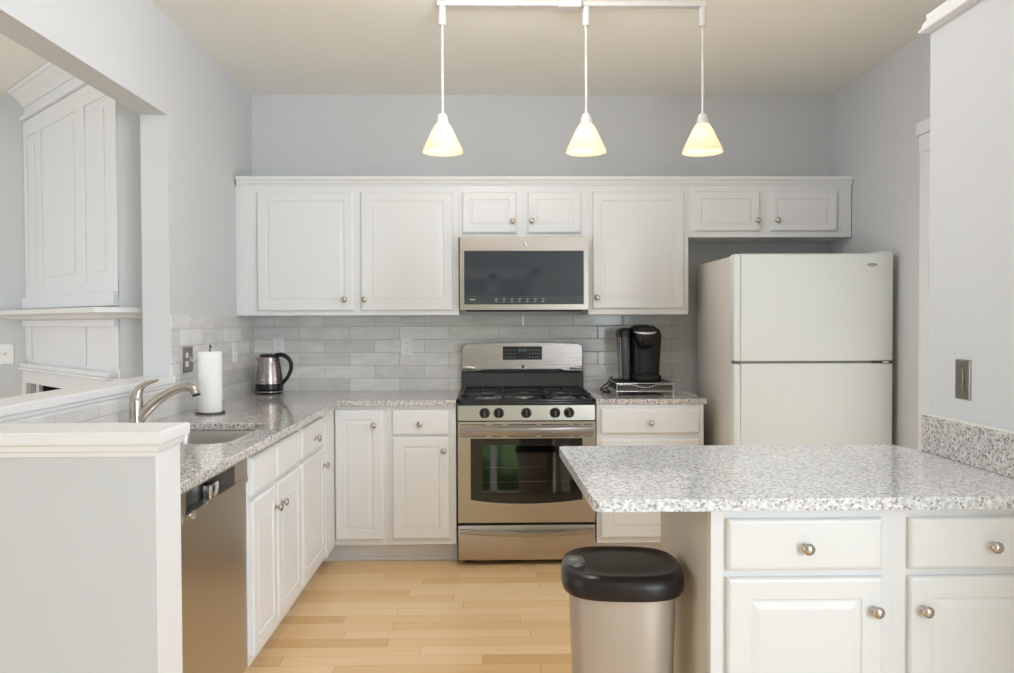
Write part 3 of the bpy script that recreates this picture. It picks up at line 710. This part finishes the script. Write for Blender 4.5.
for x0, x1 in ((-.165, .060), (.068, .308), (.316, .543)):
    g = thing('x', '', 'x', (0, 0, 0)); bpy.data.objects.remove(g)
    mb = MB(); ya, yb = 4.40, 4.90; zt = .940; cxm = (x0+x1)/2
    for a, b in (((x0, ya), (x1, ya)), ((x0, yb), (x1, yb)), ((x0, ya), (x0, yb)), ((x1, ya), (x1, yb)), ((x0, (ya+yb)/2), (x1, (ya+yb)/2))):
        mb.tube([(a[0], a[1], zt), (b[0], b[1], zt)], .006, 6, 1)
    for by in (4.52, 4.77):
        for dx, dy in ((1, 0), (-1, 0), (0, 1), (0, -1)):
            ex = x1 if dx > 0 else x0 if dx < 0 else cxm; ey = by+dy*.115
            mb.tube([(ex, ey if dy else by, zt), (cxm+dx*.05, by+dy*.05, zt+.006), (cxm+dx*.022, by+dy*.022, zt+.005)], .005, 6, 3)
    for x in (x0, x1):
        for y in (ya, yb): mb.tube([(x, y, .904), (x, y, zt)], .006, 6, 1)
    obj('grate', mb, IRON, rg, smooth=50)
# backguard
mb = MB(); prof = [(4.90, .905), (4.935, 1.035), (5.0, 1.035), (5.0, .90)]
mb.loft([[Vector((x, y, z)) for y, z in prof] for x in (RX0, RX1)])
obj('rear_vent_panel', mb, ENAM, rg)
# stainless console with rounded, gently arched top
def cons(d):
    p = []; N2 = 20; x0, x1 = RX0+.002, RX1-.002; r = .032
    zt = lambda x: 1.203+.010*(1-((x-(x0+x1)/2)/((x1-x0)/2))**2)
    p += [(x0, 1.040), (x0+.11, 1.040), (x0+.13, 1.050), (x1-.13, 1.050), (x1-.11, 1.040), (x1, 1.040)]
    for k in range(7): a = R(90*k/6); p.append((x1-r+r*math.cos(a), zt(x1-r)-r+r*math.sin(a)))
    for k in range(1, N2): x = x1-r+(x0-x1+2*r)*k/N2; p.append((x, zt(x)))
    for k in range(7): a = R(90+90*k/6); p.append((x0+r+r*math.cos(a), zt(x0+r)-r+r*math.sin(a)))
    return p
mb = MB(); cc = (.189, 1.12)
def ringc(y, s): return [Vector((cc[0]+(x-cc[0])*s, y-.10*(z-1.04)*0, cc[1]+(z-cc[1])*s)) for x, z in cons(0)]
mb.loft([ringc(5.0, 1), ringc(4.925, 1), ringc(4.915, .985)])
cg = obj('console', mb, STEEL2, rg, smooth=30)
obj('display', MB().box(.068, .310, 4.911, 4.916, 1.108, 1.190, .003), BLACK, cg)
mb = MB()
for i in range(4):
    for j in range(3): mb.box(.078+i*.018, .090+i*.018, 4.9102, 4.911, 1.120+j*.022, 1.126+j*.022).box(.228+i*.019, .240+i*.019, 4.9102, 4.911, 1.120+j*.022, 1.126+j*.022)
obj('keypad_marks', mb, INK, cg)
mb = MB()
for i in range(4): mb.box(.165+i*.014, .173+i*.014, 4.9100, 4.911, 1.158, 1.174)
obj('clock_digits', mb, LED, cg)
obj('badge', MB().box(.183, .201, 4.911, 4.916, 1.056, 1.074, .002), INK, cg)
obj('end_boss', MB().box(RX0+.004, RX0+.085, 4.905, 4.92, 1.045, 1.070, .007), STEEL2, cg, smooth=40)
obj('end_boss', MB().box(RX1-.085, RX1-.004, 4.905, 4.92, 1.045, 1.070, .007), STEEL2, cg, smooth=40)
obj('vent_slot', MB().box(RX0+.10, RX1-.02, 4.92, 4.93, 1.030, 1.042), DARK, rg)

# ================================================================ REFRIGERATOR
FR0, FR1, FRY, FRZ = 1.257, 2.097, 4.12, 1.693
rf = thing('refrigerator', 'white top freezer refrigerator beside the right wall', 'refrigerator', ((FR0+FR1)/2, 4.47, 0))
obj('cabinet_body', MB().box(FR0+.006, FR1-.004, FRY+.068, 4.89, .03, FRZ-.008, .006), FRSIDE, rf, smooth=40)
obj('base_grille', MB().box(FR0+.02, FR1-.02, FRY+.05, FRY+.09, .0, .095), mat('grille_grey', (.3, .3, .3), .5), rf)
def frdoor(z0, z1, name):
    # gently crowned front
    mb = MB(); n = 16; L = []
    for z, ins in ((z0, .006), (z0+.006, 0), (z1-.006, 0), (z1, .006)):
        p = []
        for i in range(n+1):
            s = i/n; x = FR0+.038+(FR1-FR0-.038)*s
            e = .010*max(0, (s-.97)/.03)**2
            p.append(Vector((x, FRY+ins+e-.004*(1-(2*s-1)**2), z)))
        p += [Vector((FR1, FRY+.062, z)), Vector((FR0+.038, FRY+.062, z))]; L.append(p)
    d = obj(name, mb.loft(L), FRIDGE, rf, smooth=35)
    mb = MB(); mb.box(FR0, FR0+.036, FRY-.006, FRY+.062, z0+.002, z1-.002, .008, 3)
    obj('handle', mb, FRIDGE, d, smooth=45)
    return d
fd = frdoor(1.133, FRZ, 'freezer_door'); fd2 = frdoor(.10, 1.121, 'refrigerator_door')
obj('door_gasket', MB().box(FR0+.01, FR1-.01, FRY+.012, FRY+.068, 1.121, 1.133), mat('gasket_grey', (.18, .18, .17), .6), rf)
obj('hinge_bracket', MB().box(FR1-.11, FR1-.005, FRY+.001, FRY+.012, 1.1215, 1.1325), BLACKM, rf)
obj('hinge_cap', MB().box(FR1-.07, FR1-.008, FRY+.006, FRY+.12, FRZ-.006, FRZ+.012, .005), FRIDGE, rf, smooth=40)
obj('hinge_pin', MB().box(FR1-.055, FR1-.025, FRY-.001, FRY+.004, 1.124, 1.131), PLATE, rf)
mb = MB(); mb.loft([[Vector((1.982+.027*math.cos(a)*s, FRY-d, 1.634+.0095*math.sin(a)*s)) for a in [2*math.pi*k/28 for k in range(28)]] for s, d in ((1, 0), (1, .005), (.85, .0065))])
o = obj('badge', mb, GREYP, fd, smooth=30); o['label'] = 'small oval grey badge'

# ================================================================ COUNTER-TOP THINGS
# kettle
KX, KY = -1.343, 4.83
t = thing('electric_kettle', 'brushed steel electric kettle with black handle in the counter corner', 'kettle', (KX, KY, .9145))
bs = obj('power_base', MB().lathe([(.082, .004), (.086, .008), (.086, .018), (.078, .026)], (KX, KY, .9145), n=32), BLACK, t, smooth=40)
mb = MB(); mb.ring(.086, .0022, (KX, KY, .929)); obj('base_trim_ring', mb, CHROME, t, smooth=60)
obj('lower_band', MB().lathe([(.080, 0), (.083, .004), (.081, .036)], (KX, KY, .9405), n=32), BLACK, t, smooth=40)
obj('jug', MB().lathe([(.0805, 0), (.080, .02), (.075, .07), (.067, .12), (.060, .158), (.057, .162)], (KX, KY, .976), n=36), STEEL2, t, smooth=40)
obj('lid', MB().lathe([(.060, 0), (.060, .008), (.050, .016), (.02, .020), (.003, .020)], (KX+.002, KY, 1.134), (.06, 0, 1), 28), BLACK, t, smooth=50)
mb = MB(); mb.loft([[Vector((KX-.055, KY-.022, 1.125)), Vector((KX-.055, KY+.022, 1.125)), Vector((KX-.05, KY, 1.08))],
                   [Vector((KX-.078, KY-.006, 1.130)), Vector((KX-.078, KY+.006, 1.130)), Vector((KX-.064, KY, 1.10))]])
obj('spout', mb, STEEL2, t)
obj('handle', MB().tube([(KX+.040, KY-.01, 1.146), (KX+.085, KY-.015, 1.148), (KX+.125, KY-.018, 1.120), (KX+.138, KY-.02, 1.075), (KX+.118, KY-.018, 1.02), (KX+.088, KY-.012, .985), (KX+.066, KY-.005, .965)],
    [.012, .014, .013, .012, .011, .012, .012], 10), BLACK, t, smooth=60)
obj('handle_mount', MB().tube([(KX+.05, KY-.015, 1.135), (KX+.066, KY-.018, 1.06), (KX+.074, KY-.012, .98)], [.013, .010, .012], 10, 4), BLACK, t, smooth=60)
cwin = Vector((KX-.030, KY, 1.062)); mb = MB(); L = []
for s, o2 in ((1, .0), (.9, .004)):
    L.append([Vector((KX-.022+.013*s*math.cos(a), KY-math.sqrt(max(0, (.073-.11*(.036*math.sin(a)))**2-(.022)**2))-.0005-o2*.5, 1.056+.046*s*math.sin(a))) for a in [2*math.pi*k/20 for k in range(20)]])
mb.loft(L); obj('water_window', mb, mat('water_window', (.18, .18, .25), .15), t)

# paper towel
TX, TY = -1.335, 3.80
t = thing('paper_towel_roll', 'white paper towel roll standing upright on the left counter', 'paper towel', (TX, TY, .922))
mb = MB(); mb.lathe([(.019, 0), (.052, 0), (.0535, .003), (.0535, .282), (.051, .285), (.019, .285), (.019, .20)], (TX, TY, .922), n=36, cap=False); obj('roll', mb, PAPER, t, smooth=40)
t = thing('paper_towel_holder', 'dark metal paper towel holder with wire ring base', 'holder', (TX, TY, .9145))
mb = MB(); mb.ring(.066, .0035, (TX, TY, .9185)); mb.ring(.03, .003, (TX, TY, .9178))
for a in range(0, 360, 60): mb.tube([(TX+.028*math.cos(R(a)), TY+.028*math.sin(R(a)), .918), (TX+.066*math.cos(R(a)), TY+.066*math.sin(R(a)), .918)], .0028, 6, 1)
obj('base', mb, mat('dark_pewter', (.14, .125, .11), .35, .9), t, smooth=60)
obj('post', MB().tube([(TX, TY, .918), (TX, TY, 1.215), (TX+.004, TY, 1.228), (TX+.010, TY, 1.232)], .004, 8, 3), mat('pewter_post', (.14, .125, .11), .35, .9), t, smooth=60)

# coffee pod drawer
QX0, QX1, QY0, QY1 = .722, 1.052, 4.585, 4.925
t = thing('pod_drawer', 'wire coffee pod drawer under the coffee maker on the right counter', 'tray', ((QX0+QX1)/2, (QY0+QY1)/2, .9145))
mb = MB()
def fr(a, b, r=.003): mb.tube([a, b], r, 8, 1)
for z in (.938, .984):
    for a, b in (((QX0, QY0), (QX1, QY0)), ((QX1, QY0), (QX1, QY1)), ((QX1, QY1), (QX0, QY1)), ((QX0, QY1), (QX0, QY0))): fr((a[0], a[1], z), (b[0], b[1], z))
for x in (QX0, QX1):
    for y in (QY0, QY1): fr((x, y, .9145), (x, y, .985))
obj('wire_frame', mb, CHROME, t, smooth=60)
obj('top_shelf', MB().box(QX0+.002, QX1-.002, QY0+.002, QY1-.002, .985, .989), BLACKM, t)
mesh_m = mat('dark_wire_mesh', (.07, .06, .055), .5, .3)
dw = obj('drawer', MB().box(QX0+.006, QX1-.006, QY0+.004, QY1-.01, .940, .975, .002), mesh_m, t)
mb = MB(); mb.tube([(QX0+.005, QY0-.002, .976), (QX0+.09, QY0-.002, .976), (QX0+.125, QY0-.003, .966), (QX0+.165, QY0-.004, .960), (QX0+.205, QY0-.003, .966), (QX0+.24, QY0-.002, .976), (QX1-.005, QY0-.002, .976)], .0026, 8, 5)
for i in range(18): mb.tube([(QX0+.02+i*.017, QY0+.002, .941), (QX0+.02+i*.017, QY0+.002, .958)], .0008, 4, 1)
mb.tube([(QX0+.005, QY0-.001, .944), (QX1-.005, QY0-.001, .944)], .0022, 6, 1)
obj('pull_rim', mb, CHROME, dw, smooth=60)
# coffee maker
def rr(cx, cy, hx, hy, z, p=3.2, n=36, tilt=0):
    out = []
    for k in range(n):
        a = 2*math.pi*k/n; c, s = math.cos(a), math.sin(a)
        out.append(Vector((cx+hx*math.copysign(abs(c)**(2/p), c), cy+hy*math.copysign(abs(s)**(2/p), s), z+tilt*s)))
    return out
t = thing('coffee_maker', 'black single serve coffee maker standing on the pod drawer', 'coffee maker', (.90, 4.76, .9895))
ZB = .9895
obj('base', MB().loft([rr(.912, 4.735, .086, .125, ZB, 4), rr(.912, 4.735, .088, .127, ZB+.004, 4), rr(.912, 4.735, .087, .126, ZB+.03, 4), rr(.912, 4.735, .084, .120, ZB+.036, 4)]), BLACK, t, smooth=40)
obj('drip_tray', MB().loft([rr(.905, 4.66, .052, .048, ZB+.034, 3), rr(.905, 4.66, .054, .05, ZB+.044, 3), rr(.905, 4.66, .048, .044, ZB+.046, 3)]), BLACKM, t, smooth=40)
obj('column', MB().loft([rr(.915, 4.765, .082, .088, ZB+.03, 4), rr(.916, 4.765, .085, .09, ZB+.12, 4), rr(.918, 4.765, .089, .094, ZB+.22, 4), rr(.920, 4.762, .091, .10, ZB+.27, 3.5),
    rr(.917, 4.762, .086, .098, ZB+.300, 3), rr(.908, 4.765, .066, .086, ZB+.322, 2.6), rr(.900, 4.77, .040, .06, ZB+.333, 2.3)]), BLACK, t, smooth=50)
obj('brew_head', MB().loft([rr(.895, 4.655, .022, .02, ZB+.195, 2), rr(.895, 4.66, .043, .045, ZB+.208, 2.2), rr(.895, 4.665, .054, .064, ZB+.235, 2.4), rr(.895, 4.67, .060, .075, ZB+.270, 2.6),
    rr(.895, 4.68, .062, .080, ZB+.290, 2.6), rr(.895, 4.70, .056, .075, ZB+.315, 2.4), rr(.897, 4.72, .036, .05, ZB+.330, 2.2)]), BLACK, t, smooth=50)
obj('lid_handle', MB().tube([(.833, 4.655, ZB+.292), (.842, 4.605, ZB+.288), (.870, 4.588, ZB+.284), (.895, 4.584, ZB+.283), (.920, 4.588, ZB+.284), (.948, 4.605, ZB+.288), (.957, 4.655, ZB+.292)], [.004, .006, .007, .0075, .007, .006, .004], 8), mat('silver_plastic', (.62, .63, .64), .3, .6), t, smooth=60)
tk = obj('water_tank', MB().loft([rr(.795, 4.775, .027, .085, ZB+.012, 4), rr(.793, 4.775, .030, .088, ZB+.10, 4), rr(.789, 4.775, .034, .092, ZB+.262, 4)]), TANK, t, smooth=40)
obj('tank_lid', MB().loft([rr(.790, 4.775, .037, .096, ZB+.262, 3.6), rr(.790, 4.775, .038, .097, ZB+.290, 3.6), rr(.797, 4.775, .034, .09, ZB+.306, 3), rr(.812, 4.775, .025, .07, ZB+.314, 2.5)]), BLACK, tk, smooth=50)
obj('tank_edge_highlight', MB().tube([(.766, 4.685, ZB+.02), (.762, 4.683, ZB+.12), (.757, 4.681, ZB+.26)], .003, 6, 3), mat('tank_highlight', (.30, .31, .32), .2), tk, smooth=60)  # paler tube paints a highlight along the tank edge
# power cord coiled at the left of the drawer
cp2 = [(.80, 4.95, .95), (.72, 4.96, .93), (.685, 4.90, .925), (.668, 4.80, .935), (.672, 4.70, .945), (.69, 4.66, .932), (.70, 4.72, .921), (.678, 4.80, .920), (.665, 4.86, .928), (.69, 4.93, .940), (.73, 4.985, .96), (.76, 5.0, 1.0)]
c = obj('power_cord', MB().tube(cp2, .0045, 8), BLACK, smooth=60)
tag(c, 'black power cord bunched beside the pod drawer', 'cord')

# ================================================================ TRASH CAN
BX, BY = .356, 2.19
t = thing('trash_can', 'champagne trash can with dark brown lid beside the peninsula', 'trash can', (BX, BY, 0))
def tr(hx, hy, z, p=3.0, dy=0, dx=0): return [Vector((BX+dx+q.x, BY+dy+q.y, z)) for q in [Matrix.Rotation(R(-4), 3, 'Z') @ v for v in rr(0, 0, hx, hy, 0, p, 56)]]
obj('bin_body', MB().loft([tr(.118, .118, 0, 3.2), tr(.122, .122, .01, 3.2), tr(.143, .137, .56, 3.2), tr(.145, .139, .625, 3.2)]), BODY, t, smooth=40)
ld = obj('lid', MB().loft([tr(.150, .143, .622), tr(.162, .160, .624), tr(.166, .163, .634), tr(.166, .163, .660), tr(.160, .157, .676), tr(.150, .141, .684), tr(.140, .131, .684), tr(.134, .125, .679), tr(.10, .09, .680), tr(.05, .05, .682)]), LID, t, smooth=60)
lt = obj('lid_latch', MB().loft([[Vector((BX+a+q.x*s, BY+.0+q.y*s, z)) for q in rr(0, 0, .031, .040, 0, 2.4, 24)] for a, s, z in ((-.133, 1, .650), (-.132, 1, .682), (-.130, .9, .6885))]), mat('latch_grey', (.12, .115, .11), .4), ld, smooth=40)
lt['label'] = 'grey oval lock tab'
obj('embossed_mark', MB().box(BX-.142, BX-.120, BY-.012, BY+.012, .6884, .6895), mat('latch_mark', (.26, .25, .24), .4), lt)

# ================================================================ PENDANT TRACK
PYY = 3.56
t = thing('light_track', 'white ceiling track that carries the three pendant lamps', 'light track', (.366, PYY, 2.74))
obj('rail', MB().box(-.236, .957, PYY-.018, PYY+.018, 2.74, 2.7598, .002), FIXT, t)
obj('power_feed', MB().box(.297, .400, PYY-.045, PYY+.030, 2.726, 2.7595, .004), FIXT, t)
def pendant(label):
    x = -.214; p = thing('pendant_lamp', label, 'lamp', (x, PYY, 2.09), 'pendant lamps on the ceiling track')
    obj('adapter', MB().lathe([(.013, 0), (.0165, .003), (.0165, .075), (.0165, .083)], (x, PYY, 2.656), n=20), FIXT, p, smooth=40)
    obj('rod', MB().cyl((x, PYY, 2.257), (x, PYY, 2.658), .0055, 10), FIXT, p, smooth=40)
    obj('lamp_cap', MB().lathe([(.027, 0), (.0255, .012), (.021, .035), (.016, .045), (.008, .049)], (x, PYY, 2.222), n=24), FIXT, p, smooth=50)
    out_ = [(.0895, 0), (.087, .012), (.077, .034), (.062, .064), (.050, .090), (.039, .110), (.031, .123), (.024, .129)]
    mb = MB(); mb.lathe(out_+[(q_[0]-.0035, q_[1]-(.002 if i_ else .004)) for i_, q_ in enumerate(out_[::-1])][:-1]+[(.0865, .001)], (x, PYY, 2.097), n=48, cap=False)
    obj('glass_shade', mb, SHADE, p, smooth=60)
    obj('bulb', MB().lathe([(.003, 0), (.016, .006), (.023, .02), (.022, .035), (.013, .055), (.011, .07)], (x, PYY, 2.137), n=20), BULB, p, smooth=60)
    return p
p0 = pendant('pendant lamp with lit alabaster glass cone, leftmost of the three on the track')
for x, lab in ((.424, 'pendant lamp with lit alabaster glass cone, middle of the three on the track'), (.945, 'pendant lamp with lit alabaster glass cone, rightmost of the three nearest the refrigerator')):
    c = p0.copy(); COL.objects.link(c); c.location = (x, PYY, 2.09); c['label'] = lab
    for ch in list(p0.children):
        k = ch.copy(); COL.objects.link(k); k.parent = c
for x in (-.214, .424, .945):
    d = bpy.data.lights.new('pendant_bulb_light', 'POINT'); d.energy = 1.0; d.color = (1, .86, .72); d.shadow_soft_size = .022
    o = bpy.data.objects.new('pendant_bulb_light', d); COL.objects.link(o); o.location = (x, PYY, 2.135)
